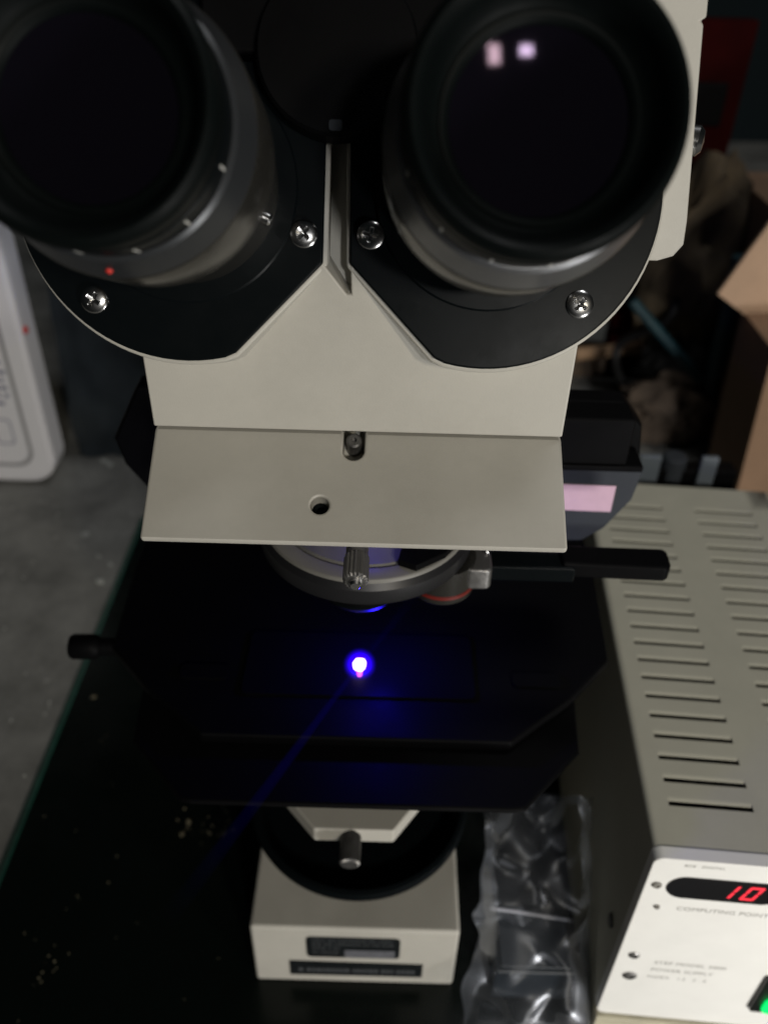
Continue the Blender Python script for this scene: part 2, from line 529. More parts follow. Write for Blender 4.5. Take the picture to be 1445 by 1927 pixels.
bm = bmesh.new(); prism(bm, st, -6, 4, lambda x, y, z: fs @ L(x, y, z)); cut(nose, bm)
b = nose.modifiers.new('bevel', 'BEVEL'); b.width = 0.0007; b.segments = 3; b.limit_method = 'ANGLE'; b.angle_limit = rad(38); b.harden_normals = True
bm = bmesh.new(); lathe(bm, [(1.9, -5.9), (1.9, -0.9), (1.5, -0.5), (0.7, -0.5), (0.7, -1.5)], 24, lambda x, y, z: L(x, y, z), cap1=True)
link('set_screw_or_added_plug', bm, M['worn'], nose, fs @ Matrix.Translation(L(0, -2.2, 0)))

bm = bmesh.new(); lathe(bm, [(1.9, -4.9), (1.9, -4.0), (0.9, -3.9), (0.9, -4.6)], 24)
link('set_screw_or_added_plug', bm, M['rubber'], nose, fp)  # black plug added to darken the hole, not a real screw

# clamp screw under the nose
f = dirframe(V(-6.2, 166, -131), (0, -1, -0.10))
bm = bmesh.new(); lathe(bm, [(2.7, -4), (2.7, 9.5)], 28)
cs = link('clamp_screw', bm, M['worn'], mic, f)
link('knurled_tip', knurled(2.75, 9.3, 17.5, 18, 0.5), M['worn'], cs, f, smooth=20)
bm = bmesh.new(); lathe(bm, [(1.6, 17.4), (1.6, 18.3), (1.1, 18.9)], 20)
link('tip', bm, M['steel'], cs, f)

# nosepiece turret
bm = bmesh.new()
lathe(bm, [(31, -158), (31.3, -157), (31.3, -153), (30, -151.2)], 96, V, cx=-5, cy=199, cap1=True)
turret = link('turret', bm, mat('dark_turret_metal', (0.02, 0.02, 0.022), 0.4, metal=0.4), mic)
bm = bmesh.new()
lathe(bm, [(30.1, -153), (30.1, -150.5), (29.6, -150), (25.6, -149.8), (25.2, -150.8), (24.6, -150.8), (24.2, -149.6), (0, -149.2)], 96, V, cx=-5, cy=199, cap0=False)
link('beige_ring', bm, mat('shaded_beige', (0.17, 0.165, 0.15), 0.5, vary=0.1), turret, smooth=50)  # ring's beige darkened in the colour for the shade under the nose
bm = bmesh.new(); prism(bm, [(4, 174.5), (9, 172.2), (17, 178), (21, 184), (14, 190), (6, 184)], -149.5, -147.2, V)
link('shutter_blade', bm, M['matte'], turret, bevel=0.4)
bm = bmesh.new(); lathe(bm, [(14, -158.2), (14, -164), (12.5, -165), (12.5, -178), (11, -180), (9, -181.5), (6, -182), (4, -182)], 48, V, cx=MX, cy=199)
ob = link('objective', bm, M['matte'], mic)
for zz in (-169, -173, -177):
    bm = bmesh.new(); lathe(bm, [(12.4, zz - .5), (12.75, zz - .3), (12.75, zz + .3), (12.4, zz + .5)], 48, V, cx=MX, cy=199, cap0=False, cap1=False)
    link('grip_ring', bm, M['black'], ob)
bm = bmesh.new(); lathe(bm, [(9.5, -157.8), (9.5, -169), (8.6, -170)], 40, V, cx=17.5, cy=190)
ob = link('objective', bm, M['satin'], mic); ob['label'] = 'short metal objective with a red ring'
bm = bmesh.new(); lathe(bm, [(9.5, -167.4), (9.75, -167.2), (9.75, -166.2), (9.5, -166)], 40, V, cx=17.5, cy=190, cap0=False, cap1=False)
link('colour_ring', bm, M['redband'], ob)

# lever on the right of the turret
bm = bmesh.new(); prism(bm, rounded(23.5, 31.5, 184, 197, 2, 4), -166, -158.5, V)
lev = link('lever_block', bm, M['worn'], mic, bevel=0.8)
bm = bmesh.new(); bmesh.ops.create_uvsphere(bm, u_segments=20, v_segments=12, radius=0.0012, matrix=Matrix.Translation(V(30.2, 192.5, -158.2)))
link('detent_ball', bm, M['steel'], lev)
bm = bmesh.new(); box(bm, 31.4, 56, 187.5, 195, -165.5, -160)
link('lever_shank', bm, M['black'], lev, bevel=0.8)
bm = bmesh.new(); prism(bm, [(52, 188.5), (82, 187.5), (83.6, 189), (83.9, 195.5), (82.6, 196.8), (52, 197.2)], -164.2, -158.8, V)
link('lever_handle', bm, M['matte'], lev, bevel=1.6, seg=3)

# dark illuminator body behind the turret, black on the left, slate face with a pink slip on the right
bm = bmesh.new()
oc = [(-77, -128), (-87, -147), (-85, -157), (-73, -176), (0, -180), (66, -178), (79, -165), (81.5, -147), (80, -137), (73.5, -129)]
prism(bm, oc, 0, 9, lambda x, z, h: V(x, 230 + h, z))
ill = link('illuminator_housing', bm, M['matte'], mic, bevel=1.5, seg=3)
bm = bmesh.new(); prism(bm, [(40, -147.5), (81.2, -147.5), (79.5, -160), (72.5, -172), (66, -177.3), (40, -178.5)], 0, 7.5, lambda x, z, h: V(x, 222.2 + h, z))
fac = link('slate_face', bm, M['grey'], ill, bevel=1.0)
bm = bmesh.new(); prism(bm, [(52, -154.2), (73.3, -154.4), (73.3, -164.6), (52, -164.2)], 0, 0.3, lambda x, z, h: V(x, 222.15 - h, z))
link('pink_slip', bm, M['pink'], fac, smooth=0)
bm = bmesh.new(); box(bm, 38, 74.5, 220, 231, -146.8, -129)
link('black_cover', bm, M['matte'], ill, bevel=1.0)
bm = bmesh.new(); box(bm, 38, 79.5, 219, 231, -147.2, -144.9)
link('cover_lip', bm, M['matte'], ill, bevel=0.6)

# head body: flat front between the eyepiece housings
bm = bmesh.new(); prism(bm, [(-55.9, -108.1), (42.3, -108.1), (42.3, -66.4), (-8.6, -66.4), (-8.4, -73.4), (-9.4, -73.4), (-14.6, -66.4), (-55.9, -66.4)], 0, 120, lambda x, z, h: V(x, 175.1 + h, z))
head = link('head_body', bm, M['beige'], mic, bevel=0.8, seg=3)
bm = bmesh.new(); box(bm, -52, 38, 206, 294, -74, 6)
link('rear_cover', bm, M['beige'], head, bevel=2, seg=3)
bm = bmesh.new(); box(bm, -54, 40.5, 177, 310, -109.2, -107.9)
link('seam_spacer', bm, M['matte'], head, smooth=0)
bm = bmesh.new(); prism(bm, [(30, -71.5), (62, -71.5), (65.5, -70.3), (67.3, -67.5), (66.8, -62), (60.9, -23.2), (60.2, -22.6), (61.2, -22.0), (58.4, -2), (56, 8), (30, 8)], 0, 60, lambda x, z, h: V(x, 195 + h, z))
sb = link('side_housing', bm, M['beige'], mic, bevel=1.0, seg=3)
bm = bmesh.new(); lathe(bm, [(3.2, -2), (3.2, 1.2), (2.2, 2.2), (0, 2.5)], 28)
link('side_screw', bm, M['steel'], sb, dirframe(V(65.5, 200, -46), (1, -0.35, 0)))
bm = bmesh.new(); lathe(bm, [(10, -8), (10, 2), (9, 3)], 40)
link('side_port_ring', bm, M['worn'], head, dirframe(V(41.5, 204, -96), (1, -0.2, 0)))

AX = Vector((0, -0.898, 0.44)).normalized()
DN = Vector((0, -0.44, -0.898)).normalized()


def screw_mesh(r=2.85, h=1.3):
    bm_ = bmesh.new()
    nr, na = 16, 56
    rings = [[bm_.verts.new(L(0, 0, h - 1.0))]]
    for i in range(1, nr + 1):
        rr = r * i / nr
        ring = []
        for k in range(na):
            t = 2 * math.pi * k / na
            x, y = rr * math.cos(t), rr * math.sin(t)
            z = h * math.sqrt(max(0, 1 - (rr / (r * 1.04)) ** 2)) * 0.75 + 0.25 * h
            ax, ay = abs(x), abs(y)
            if (ax < 0.36 and ay < 1.5) or (ay < 0.36 and ax < 1.5):
                z -= 0.8 * max(0, 1 - max(ax, ay) / 2.0)
            ring.append(bm_.verts.new(L(x, y, z)))
        rings.append(ring)
    rings.append([bm_.verts.new(L(r * math.cos(2 * math.pi * k / na), r * math.sin(2 * math.pi * k / na), 0)) for k in range(na)])
    for k in range(na):
        bm_.faces.new((rings[0][0], rings[1][k], rings[1][(k + 1) % na]))
    for A, B in zip(rings[1:], rings[2:]):
        for k in range(na):
            bm_.faces.new((A[k], B[k], B[(k + 1) % na], A[(k + 1) % na]))
    return bm_


me_s = bpy.data.meshes.new('screw'); bm = screw_mesh(); bmesh.ops.recalc_face_normals(bm, faces=bm.faces); bm.to_mesh(me_s); bm.free()
me_s.materials.append(M['steel'])
for p in me_s.polygons:
    p.use_smooth = True
me_s.set_sharp_from_angle(angle=rad(40))


def dshape(off, side):
    r = 35.6 + off
    p = [(-29.3 - off, -math.sqrt(r * r - (29.3 + off) ** 2)), (-28.8 - off, 14.6 + off * 0.4), (-10.4 - off * 0.4, 33.6 + off)]
    a_ = math.degrees(math.atan2(33.6 + off, -10.4 - off * 0.4))
    b_ = math.degrees(math.atan2(-math.sqrt(r * r - (29.3 + off) ** 2), -29.3 - off))
    n = 60
    for i in range(1, n):
        t = rad(a_ + (b_ - a_) * i / n)
        p.append((r * math.cos(t), r * math.sin(t)))
    return [(x * side, y) for x, y in p]


for side, cx, scr in ((1, 20.2, ((-24.6, 8.8), (19.8, 21.6))), (-1, -43.1, ((24.8, 8.9), (-19.3, 23.4)))):
    word = 'right' if side > 0 else 'left'
    fr_ = frame(V(cx, 180.3, -53), Vector((1, 0, 0)), DN, AX)
    bm = bmesh.new(); prism(bm, dshape(0.85, side), -26, -1.8)
    hs = link('prism_housing', bm, M['beige'], mic, fr_, bevel=0.7, seg=3)
    bm = bmesh.new(); prism(bm, dshape(0, side), -1.9, 0)
    pl = link('cover_plate', bm, M['black'], mic, fr_, bevel=0.45, seg=3)
    for sx, sy in scr:
        w = fr_ @ Matrix.Translation(L(sx, sy, 0)) @ Matrix.Rotation(rad(25 + 37 * sx), 4, 'Z')
        place('screw', me_s, pl, w)
    bm = bmesh.new(); lathe(bm, [(23.6, -0.1), (23.6, 0.5), (23.2, 0.8), (19, 0.9)], 96, cap0=False, cap1=False)
    link('boss_ring', bm, M['black'], pl, fr_)
    # eyepiece on that tube
    bm = bmesh.new(); lathe(bm, [(19.6, 0.8), (19.9, 25.5), (21.6, 26), (22.2, 26.8), (22.2, 44.6), (22.0, 45)], 128, cap0=False)
    ep = link('eyepiece_tube', bm, M['satin'], mic, fr_, smooth=30)
    bm = bmesh.new(); lathe(bm, [(22.0, 44.9), (20.1, 50.8), (19.4, 51.4)], 128, cap0=False)
    link('grip_cone', bm, M['grip'] if side > 0 else M['grip_shaded'], ep, fr_, smooth=30)  # same cone on both sides, the left one coloured as shaded
    bm = bmesh.new(); lathe(bm, [(19.3, 51.2), (19.3, 56.6), (18.9, 57)], 128, cap0=False, cap1=False)
    dr = link('diopter_ring', bm, M['black'], ep, fr_, smooth=30)
    for k, ang in enumerate((20, 48, 74, 100, 128)):
        t = rad(ang if side < 0 else 180 - ang)
        bm = bmesh.new(); box(bm, -0.2, 0.2, 18.6, 19.38, 52.2, 55.2, L)
        link('scale_tick', bm, M['mark'], dr, fr_ @ Matrix.Rotation(t - math.pi / 2, 4, 'Z'), smooth=0)
    if side < 0:
        for ang, mm, tt, rr in ((92, M['redmark'], 47.8, 21.0), (122, M['khaki'], 40, 22.1)):
            bm = bmesh.new(); bmesh.ops.create_uvsphere(bm, u_segments=14, v_segments=8, radius=0.0006)
            dt = link('index_dot', bm, mm, dr, fr_ @ Matrix.Rotation(rad(ang), 4, 'Z') @ Matrix.Translation(L(rr, 0, tt)))
    bm = bmesh.new()
    lathe(bm, [(18.9, 56.4), (19.2, 57.2), (18.8, 58), (19.3, 59), (19.6, 62.3), (19.1, 63.8), (18.2, 64.4), (17.3, 63.9),
               (16.6, 61.5), (15.4, 59), (14.4, 57.8), (13.6, 57.6), (13.3, 57.0), (13.2, 55.5)], 128, cap0=False, cap1=False)
    link('eyecup', bm, M['rubber'], ep, fr_, smooth=60)
    bm = bmesh.new(); R_ = 46.0
    lathe(bm, [(13.3, 53.5)] + [(13.3 * i / 14, 56.9 - math.sqrt(R_ * R_ - (13.3 * i / 14) ** 2) + math.sqrt(R_ * R_ - 13.3 ** 2)) for i in range(14, -1, -1)], 96, cap0=False)
    link('eye_lens', bm, M['lens'], ep, fr_, smooth=50)
    bm = bmesh.new(); lathe(bm, [(14.4, 57.4), (14.0, 58.1), (13.2, 57.9), (12.7, 56.9)], 96, cap0=False, cap1=False)
    link('lens_ring', bm, M['rubber'], ep, fr_, smooth=60)
    bm = bmesh.new(); lathe(bm, [(1.3, -1.5), (1.3, 0.9), (0.9, 1.3), (0.4, 1.3), (0.4, 0.6)], 20)
    ang = rad(150 if side > 0 else 22)
    link('lock_screw', bm, M['steel'], ep, fr_ @ Matrix.Rotation(ang, 4, 'Z') @ Matrix.Translation(L(19.6, 0, 10)) @ Matrix.Rotation(rad(90), 4, 'Y'))

fw = frame(V(-11.5, 180.3, -53), Vector((1, 0, 0)), DN, AX)
bm = bmesh.new(); prism(bm, [(-3.6, -22), (3.6, -22), (3.6, 21), (-3.6, 21)], -16, -9.5)
link('housing_web', bm, M['beige'], mic, fw, smooth=0)

# interpupillary dial between the tubes
fd = frame(V(-11.5, 180.3, -53) + (AX * 0.001), Vector((1, 0, 0)), DN, AX)
bm = bmesh.new(); lathe(bm, [(15.8, 0), (15.8, 6), (15.2, 6.8), (0, 7.2)], 80, cy=-24.5)
dial = link('eye_distance_dial', bm, M['matte'], mic, fd)
bm = bmesh.new(); prism(bm, rounded(-1.3, 1.3, -11.6, -9.6, 0.5, 3), 6.7, 7.3)
link('index_mark', bm, M['grey'], dial, fd)
bm = bmesh.new(); prism(bm, rounded(-27, 27, -70, -24, 6, 6), -2, 4.0)
link('dial_cover', bm, M['matte'], dial, fd, bevel=1)

# ------------------------------------------------------------------ glowing spot, with its bloom and blue streak put in as emission
S = V(-6.6, 195.0, -210.6)
spot = thing('laser_spot', S - Vector((0, 0, 0.0025)), 'glowing pinkish white and blue light spot on the black stage', 'light spot')
bm = bmesh.new(); bmesh.ops.create_uvsphere(bm, u_segments=24, v_segments=16, radius=0.0020)
for v_ in bm.verts:
    v_.co *= 1 + 0.35 * noise.noise(v_.co * 900)
link('core', bm, mat('hot_core', (1, 1, 1), 0.5, emit=(1.0, 0.72, 0.95), estr=5), spot, Matrix.Translation(S))
bm = bmesh.new(); lathe(bm, [(0.25, -6.2), (0.7, -4.6), (0.85, -1.6)], 16)
link('tail', bm, mat('hot_tail', (1, 0.2, 0.3), 0.5, emit=(1.0, 0.12, 0.45), estr=1.6), spot, dirframe(S, (0, 0.55, 0.83)))
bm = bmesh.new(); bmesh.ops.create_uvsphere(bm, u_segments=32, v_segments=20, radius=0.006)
link('bloom', bm, emission_volume('blue_bloom', (0.02, 0.0, 1.0), 1000, 'ball', 0.0016, 0.0058), spot, Matrix.Translation(S))  # emissive ball added for the camera's bloom round the spot
d = bpy.data.lights.new('spot_glow_light', 'POINT'); d.energy = 0.07; d.color = (0.02, 0.01, 1.0); d.shadow_soft_size = 0.002
o = bpy.data.objects.new('spot_glow_light', d); COL.objects.link(o); o.location = S + Vector((0.007, 0.0, 0.017))
d = bpy.data.lights.new('added_turret_blue_light', 'POINT'); d.energy = 0.0022; d.color = (0.03, 0.0, 1.0); d.shadow_soft_size = 0.001  # unseen blue light added to tint the turret top
o = bpy.data.objects.new('added_turret_blue_light', d); COL.objects.link(o); o.location = V(-3, 180, -139)


def streak(a, b, r0, r1, strength, name, m_):
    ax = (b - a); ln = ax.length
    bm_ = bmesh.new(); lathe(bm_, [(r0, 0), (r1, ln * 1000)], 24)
    return link(name, bm_, m_, streak_t, dirframe(a, ax), smooth=60)


streak_t = thing('blue_streak', S, 'thin dim blue streak of light crossing the black stage through the bright spot', 'streak')  # blue streak of light put in as emissive volumes
tag(streak_t, kind='stuff')
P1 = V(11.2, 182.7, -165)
streak(S, P1, 0.5, 1.8, 0, 'upper_streak', emission_volume('blue_streak_up', (0.02, 0.0, 1.0), 5, 'streak', 0.0, 0.052))
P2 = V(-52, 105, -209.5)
streak(S, P2, 0.7, 2.6, 0, 'lower_streak', emission_volume('blue_streak_down', (0.02, 0.0, 1.0), 12, 'streak', 0.0, 0.103))

# ------------------------------------------------------------------ power supply
yaw = rad(3.6)
PX = Vector((math.cos(yaw), -math.sin(yaw), 0)); PY = Vector((math.sin(yaw), math.cos(yaw), 0))
PF = frame(V(84.4, 144.4, -235.2), PX, PY, Vector((0, 0, 1)))     # local: x right, y back, z up from the top front left corner
ps = thing('power_supply', PF @ L(44, 98, -128), 'olive beige bench power supply with a louvred top and a red digital display', 'power supply')
PW, PD, PH = 88, 198, 128
cols = [(7.5, 34.0), (48.7, 75.2)]
rows = [18.3 + 8.9 * i for i in range(19)]
bm = bmesh.new()
# top sheet with openings under the louvres, side walls and back
xs = [2.0] + [v for c_ in cols for v in c_] + [PW - 2.0]
ys = [0.0]
for r_ in rows:
    ys += [r_ - 0.7, r_ + 2.6]
ys += [PD]
for i in range(len(xs) - 1):
    for j in range(len(ys) - 1):
        if i in (1, 3) and j % 2 == 1:
            continue
        bm.faces.new([bm.verts.new(L(x, y, 0)) for x, y in ((xs[i], ys[j]), (xs[i + 1], ys[j]), (xs[i + 1], ys[j + 1]), (xs[i], ys[j + 1]))])
for s_, x0 in ((-1, 2.0), (1, PW - 2.0)):
    arc = [(x0 + s_ * 2.0 * math.sin(rad(t)), -2.0 + 2.0 * math.cos(rad(t))) for t in range(0, 91, 15)] + [(x0 + s_ * 2.0, -PH)]
    for (xa, za), (xb, zb) in zip(arc, arc[1:]):
        bm.faces.new([bm.verts.new(L(x, y, z)) for x, y, z in ((xa, 0, za), (xb, 0, zb), (xb, PD, zb), (xa, PD, za))])
bm.faces.new([bm.verts.new(L(x, PD, z)) for x, z in ((0, -2), (2, 0), (PW - 2, 0), (PW, -2), (PW, -PH), (0, -PH))])
bm.faces.new([bm.verts.new(L(x, y, -PH)) for x, y in ((0, 0), (PW, 0), (PW, PD), (0, PD))])
bmesh.ops.remove_doubles(bm, verts=bm.verts, dist=1e-6)
case = link('case', bm, M['case'], ps, PF, smooth=40)
# louvres: the sheet is pressed down at the far side of each slot
bm = bmesh.new(); ln = cols[0][1] - cols[0][0]
sec = [(2.6, 0.0), (2.3, -0.04), (1.6, -0.3), (1.3, -0.55)]
ra = [bm.verts.new(L(0, y, z)) for y, z in sec]; rb_ = [bm.verts.new(L(ln, y, z)) for y, z in sec]
for i in range(3):
    bm.faces.new((ra[i], rb_[i], rb_[i + 1], ra[i + 1]))
for x, r_ in ((0, ra), (ln, rb_)):
    bm.faces.new(r_ + [bm.verts.new(L(x, 1.0, 0))])
me_l = bpy.data.meshes.new('louvre'); bmesh.ops.remove_doubles(bm, verts=bm.verts, dist=1e-7); bmesh.ops.recalc_face_normals(bm, faces=bm.faces); bm.to_mesh(me_l); bm.free()
me_l.materials.append(M['case'])
for p in me_l.polygons:
    p.use_smooth = True
me_l.set_sharp_from_angle(angle=rad(40))
for c0, c1 in cols:
    for r_ in rows:
        place('louvre', me_l, ps, PF @ Matrix.Translation(L(c0, r_, 0)))
# front: white faceplate over a beige lower lip
ff = lambda x, z, h: L(x, -h, z)
bm = bmesh.new(); prism(bm, rounded(-0.4, PW + 0.4, -103, 0.6, 3.2, 6), -3, 1.6, ff)
fpn = link('faceplate', bm, M['white'], ps, PF, bevel=0.5, seg=2)
bm = bmesh.new(); prism(bm, [(-0.2, -PH), (PW + 0.2, -PH), (PW + 0.2, -103.4), (-0.2, -103.4)], -3, 3.2, ff)
link('lower_lip', bm, mat('khaki_lip', (0.46, 0.43, 0.32), 0.6, vary=0.12, vscale=90), ps, PF, bevel=0.5)
bm = bmesh.new(); prism(bm, rounded(6.2, 41.5, -19.6, -8.0, 5.8, 10), 1.6, 1.9, ff)
win = link('display_window', bm, M['window'], fpn, PF, smooth=0)


def italic(pts, x0, z0, sh=0.28):
    return [(x0 + x + sh * z, z0 + z) for x, z in pts]


bm = bmesh.new()
for z0 in (0, 3.7):
    prism(bm, italic([(0, z0 + 0.2), (0.9, z0 + 0.2), (0.9, z0 + 3.3), (0, z0 + 3.3)], 25.2, -17.4), 1.9, 2.0, ff)
link('digit_one', bm, M['digit'], win, PF, smooth=0)
bm = bmesh.new()
for x0 in (0, 3.5):
    for z0 in (0, 3.7):
        prism(bm, italic([(x0, z0 + 0.15), (x0 + 0.95, z0 + 0.15), (x0 + 0.95, z0 + 3.35), (x0, z0 + 3.35)], 28.9, -17.4), 1.9, 2.0, ff)
for z0 in (-0.1, 6.3):
    prism(bm, italic([(0.4, z0), (4.05, z0), (4.05, z0 + 1), (0.4, z0 + 1)], 28.9, -17.4), 1.905, 2.02, ff)
link('digit_zero', bm, M['digit'], win, PF, smooth=0)
for x, z, r_, nm, mm in ((3.2, -13.6, 1.6, 'indicator_lamp', M['print']), (5.8, -26.0, 1.0, 'indicator_lamp', M['print']), (5.0, -58, 1.9, 'plate_screw', M['worn']), (6.3, -72.5, 2.5, 'plate_screw', M['worn'])):
    bm = bmesh.new(); lathe(bm, [(r_, 1.55), (r_, 1.9), (r_ * 0.75, 2.3), (r_ * 0.45, 2.3), (r_ * 0.4, 1.9)], 24, ff, cx=x, cy=z)
    link(nm, bm, mm, fpn, PF)


def text(s, x, z, size, parent):
    c_ = bpy.data.curves.new('lettering', 'FONT'); c_.body = s; c_.size = size / 1000 * 1.35; c_.space_character = 1.08
    t_ = bpy.data.objects.new('lettering_tmp', c_); COL.objects.link(t_)
    dg = bpy.context.evaluated_depsgraph_get(); dg.update()
    me = bpy.data.meshes.new_from_object(t_.evaluated_get(dg))
    bpy.data.objects.remove(t_, do_unlink=True)
    me.materials.clear(); me.materials.append(M['print'])
    w = PF @ Matrix.Translation(L(x, -1.65, z)) @ Matrix.Rotation(rad(90), 4, 'X')
    return place('lettering', me, parent, w)


text('COMPUTING POINT', 12.0, -27.2, 2.2, fpn)
text('STEP MODEL 2000', 12.6, -62.8, 2.1, fpn)
text('POWER SUPPLY', 12.4, -67.8, 2.1, fpn)
text('INDEX   1.2   2 . 0', 12.2, -72.8, 1.8, fpn)
text('BOE   DIGITAL', 9.0, -2.6, 1.3, fpn)
bm = bmesh.new(); prism(bm, rounded(51.0, 66, -88, -63.5, 1.2, 3), 1.5, 3.2, ff)
sw = link('rocker_switch', bm, M['switch'], fpn, PF, bevel=0.4)
bm = bmesh.new(); prism(bm, rounded(54, 64, -86.5, -76, 3, 5), 3.1, 4.4, ff)
link('lit_rocker', bm, M['green'], sw, PF, bevel=0.6)
bm = bmesh.new(); lathe(bm, [(2.6, -0.2), (2.6, 0.6), (1.8, 1.0), (0, 1.0)], 24)
link('side_screw', bm, M['switch'], case, PF @ Matrix.Translation(L(0, 12, -62)) @ Matrix.Rotation(rad(-90), 4, 'Y'))

# small terminal block behind the supply
tb = thing('terminal_block', V(145, 358, -368), 'black terminal block with slate end plates behind the power supply', 'terminal block')
bm = bmesh.new(); box(bm, 118, 176, 354.2, 364, -367, -236)
link('body', bm, M['matte'], tb, bevel=1)
for xa, xb in ((124.5, 135.5), (155, 163.5)):
    bm = bmesh.new(); box(bm, xa, xb, 351, 354, -246, -226)
    link('end_plate', bm, mat('slate_plate', (0.10, 0.12, 0.14), 0.5), tb, bevel=0.8)
bm = bmesh.new(); lathe(bm, [(6.2, 0), (6.2, 17), (5, 18)], 28)
link('terminal_knob', bm, M['grey'], tb, dirframe(V(144.5, 359, -248), (0, 0, 1)))

# ------------------------------------------------------------------ plastic bag with a small black box
bag = thing('plastic_bag', V(62, 165, -363), 'crumpled clear plastic bag standing between microscope base and power supply', 'bag')
bm = bmesh.new()
NU, NV = 7, 13
br = random.Random(21)
def bag_pt(u, v, s):
    # u across -1..1, v up 0..1, s = +1 front sheet, -1 back sheet
    w = 25.5 * (1 - 0.10 * v) * (1 + 0.06 * math.sin(7 * v + 1))
    x = 61 + u * w + 6 * v
    y = 147 + 66 * v
    z = -361.8 + 62 * v
    full = max(0.0, (1 - u * u)) ** 0.5 * (min(1, v * 9) ** 0.5) * (0.25 + 0.75 * (1 - v) ** 0.7)
    th = 17.0 * full * s
    q = Vector((u * 1.7, v * 3.1, 3.7 * s + 11))
    th += br.uniform(-3.4, 3.4) * min(1, v * 6 + 0.1) * (0.35 + 0.65 * (1 - abs(u) ** 4))
    x += br.uniform(-2, 2); y += br.uniform(-2, 2)
    n_ = Vector((0, -0.684, 0.729)) * (1 if s > 0 else 1)
    p = Vector((x, y, z)) + n_ * (th + 9)
    p.x += 2.2 * noise.noise(q * 2.3 + Vector((5, 0, 0)))
    p.x = min(p.x, 83.6 + 0.063 * (p.y - 144)); p.x = max(p.x, 34.6)
    p.z = max(p.z, -362.6)
    return V(*p)
sheets = {}
for s in (1, -1):
    g = [[bm.verts.new(bag_pt(-1 + 2 * i / NU, j / NV, s)) for i in range(NU + 1)] for j in range(NV + 1)]
    for j in range(NV):
        for i in range(NU):
            a_, b_, c_, d_ = g[j][i], g[j][i + 1], g[j + 1][i + 1], g[j + 1][i]
            for tri in (((a_, b_, c_), (a_, c_, d_)) if br.random() < 0.5 else ((a_, b_, d_), (b_, c_, d_))):
                bm.faces.new(tri)
bmesh.ops.subdivide_edges(bm, edges=bm.edges[:], cuts=3, use_grid_fill=True)
for v_ in bm.verts:
    v_.co += noise.noise_vector(v_.co * 110) * 0.0016
for _ in range(3):
    bmesh.ops.smooth_vert(bm, verts=bm.verts[:], factor=0.5, use_axis_x=True, use_axis_y=True, use_axis_z=True)
film = link('film', bm, M['film'], bag, smooth=70)
bm = bmesh.new(); tube(bm, [(47, 178, -331.5), (58, 176.5, -331), (70, 175, -331.5), (80, 174, -332)], 0.6, 8)
link('zip_seam', bm, mat('seam', (0.5, 0.5, 0.55), 0.4), bag)
bx = thing('small_black_box', V(65, 168, -363), 'small black box inside the clear plastic bag', 'box')
bm = bmesh.new(); box(bm, 48, 80, 157, 182, -361.5, -340)
link('shell', bm, mat('blue_black_plastic', (0.018, 0.023, 0.03), 0.4, vary=0.2), bx, bevel=1.2)
bm = bmesh.new(); box(bm, 50, 78, 158.5, 180.5, -339.9, -338.6)
link('lid', bm, bpy.data.materials['blue_black_plastic'], bx, bevel=0.6)

# ------------------------------------------------------------------ things on the left
wa = thing('white_appliance', V(-285, 540, -368), 'white plastic appliance with rounded corner at the left edge', 'appliance')
f2 = lambda x, z, h: V(x, 510 - h, z)
bm = bmesh.new(); prism(bm, rounded(-345, -239.5, -366.5, -150, 20, 8), -26, 0, f2)
wb = link('body', bm, M['appliance'], wa, bevel=4, seg=4)
bm = bmesh.new()
o1 = rounded(-340, -252.5, -352, -158, 14, 8); o2 = rounded(-337.5, -255.5, -349, -161, 12, 8)
n_ = len(o1)
va = [bm.verts.new(f2(x, z, 0.15)) for x, z in o1]; vb = [bm.verts.new(f2(x, z, 0.15)) for x, z in o2]
for i in range(n_):
    bm.faces.new((va[i], va[(i + 1) % n_], vb[(i + 1) % n_], vb[i]))
link('panel_groove', bm, M['appliance_grey'], wb, smooth=0)
bm = bmesh.new()
rnd = random.Random(9)
for zz in (-270, -277, -283, -289, -295, -301):
    x = -310
    while x < -262:
        w = rnd.uniform(2, 6)
        prism(bm, [(x, zz), (x + w, zz), (x + w, zz + 3.0), (x, zz + 3.0)], 0.1, 0.25, f2)
        x += w + rnd.choice((0.8, 1.2, 2.5))
link('lettering', bm, M['bluetext'], wb, smooth=0)
bm = bmesh.new()
q1 = rounded(-276, -263, -333, -312, 3, 3); q2 = rounded(-274.8, -264.2, -331.8, -313.2, 2.4, 3)
va = [bm.verts.new(f2(x, z, 0.2)) for x, z in q1]; vb = [bm.verts.new(f2(x, z, 0.2)) for x, z in q2]
for i in range(len(q1)):
    bm.faces.new((va[i], va[(i + 1) % len(q1)], vb[(i + 1) % len(q1)], vb[i]))
link('square_mark', bm, M['bluetext'], wb, smooth=0)
bm = bmesh.new(); lathe(bm, [(2.6, -1), (2.6, 1.2), (2.0, 1.8), (0, 2.0)], 20)
link('red_button', bm, M['redmark'], wb, dirframe(V(-240, 516, -247), (1, -0.6, 0)))
nb = thing('navy_bag', V(-150, 600, -368), 'dark navy cloth bag slumped behind the white appliance', 'bag')
bm = bmesh.new()
NU, NV = 60, 40
g = []
for j in range(NV + 1):
    row = []
    for i in range(NU + 1):
        u, v = i / NU, j / NV
        x = -236 + 190 * u
        z = -367.5 + 215 * v
        y = 548 + 18 * v + 9 * noise.noise(Vector((u * 5, v * 3.5, 1.3))) + 5 * noise.noise(Vector((u * 13, v * 8, 4.3)))
        row.append(bm.verts.new(V(x, y, z)))
    g.append(row)
for j in range(NV):
    for i in range(NU):
        bm.faces.new((g[j][i], g[j][i + 1], g[j + 1][i + 1], g[j + 1][i]))
back = [bm.verts.new(V(x, 660, z)) for x, z in ((-236, -367.5), (-46, -367.5), (-46, -152.5), (-236, -152.5))]
bm.faces.new(back)
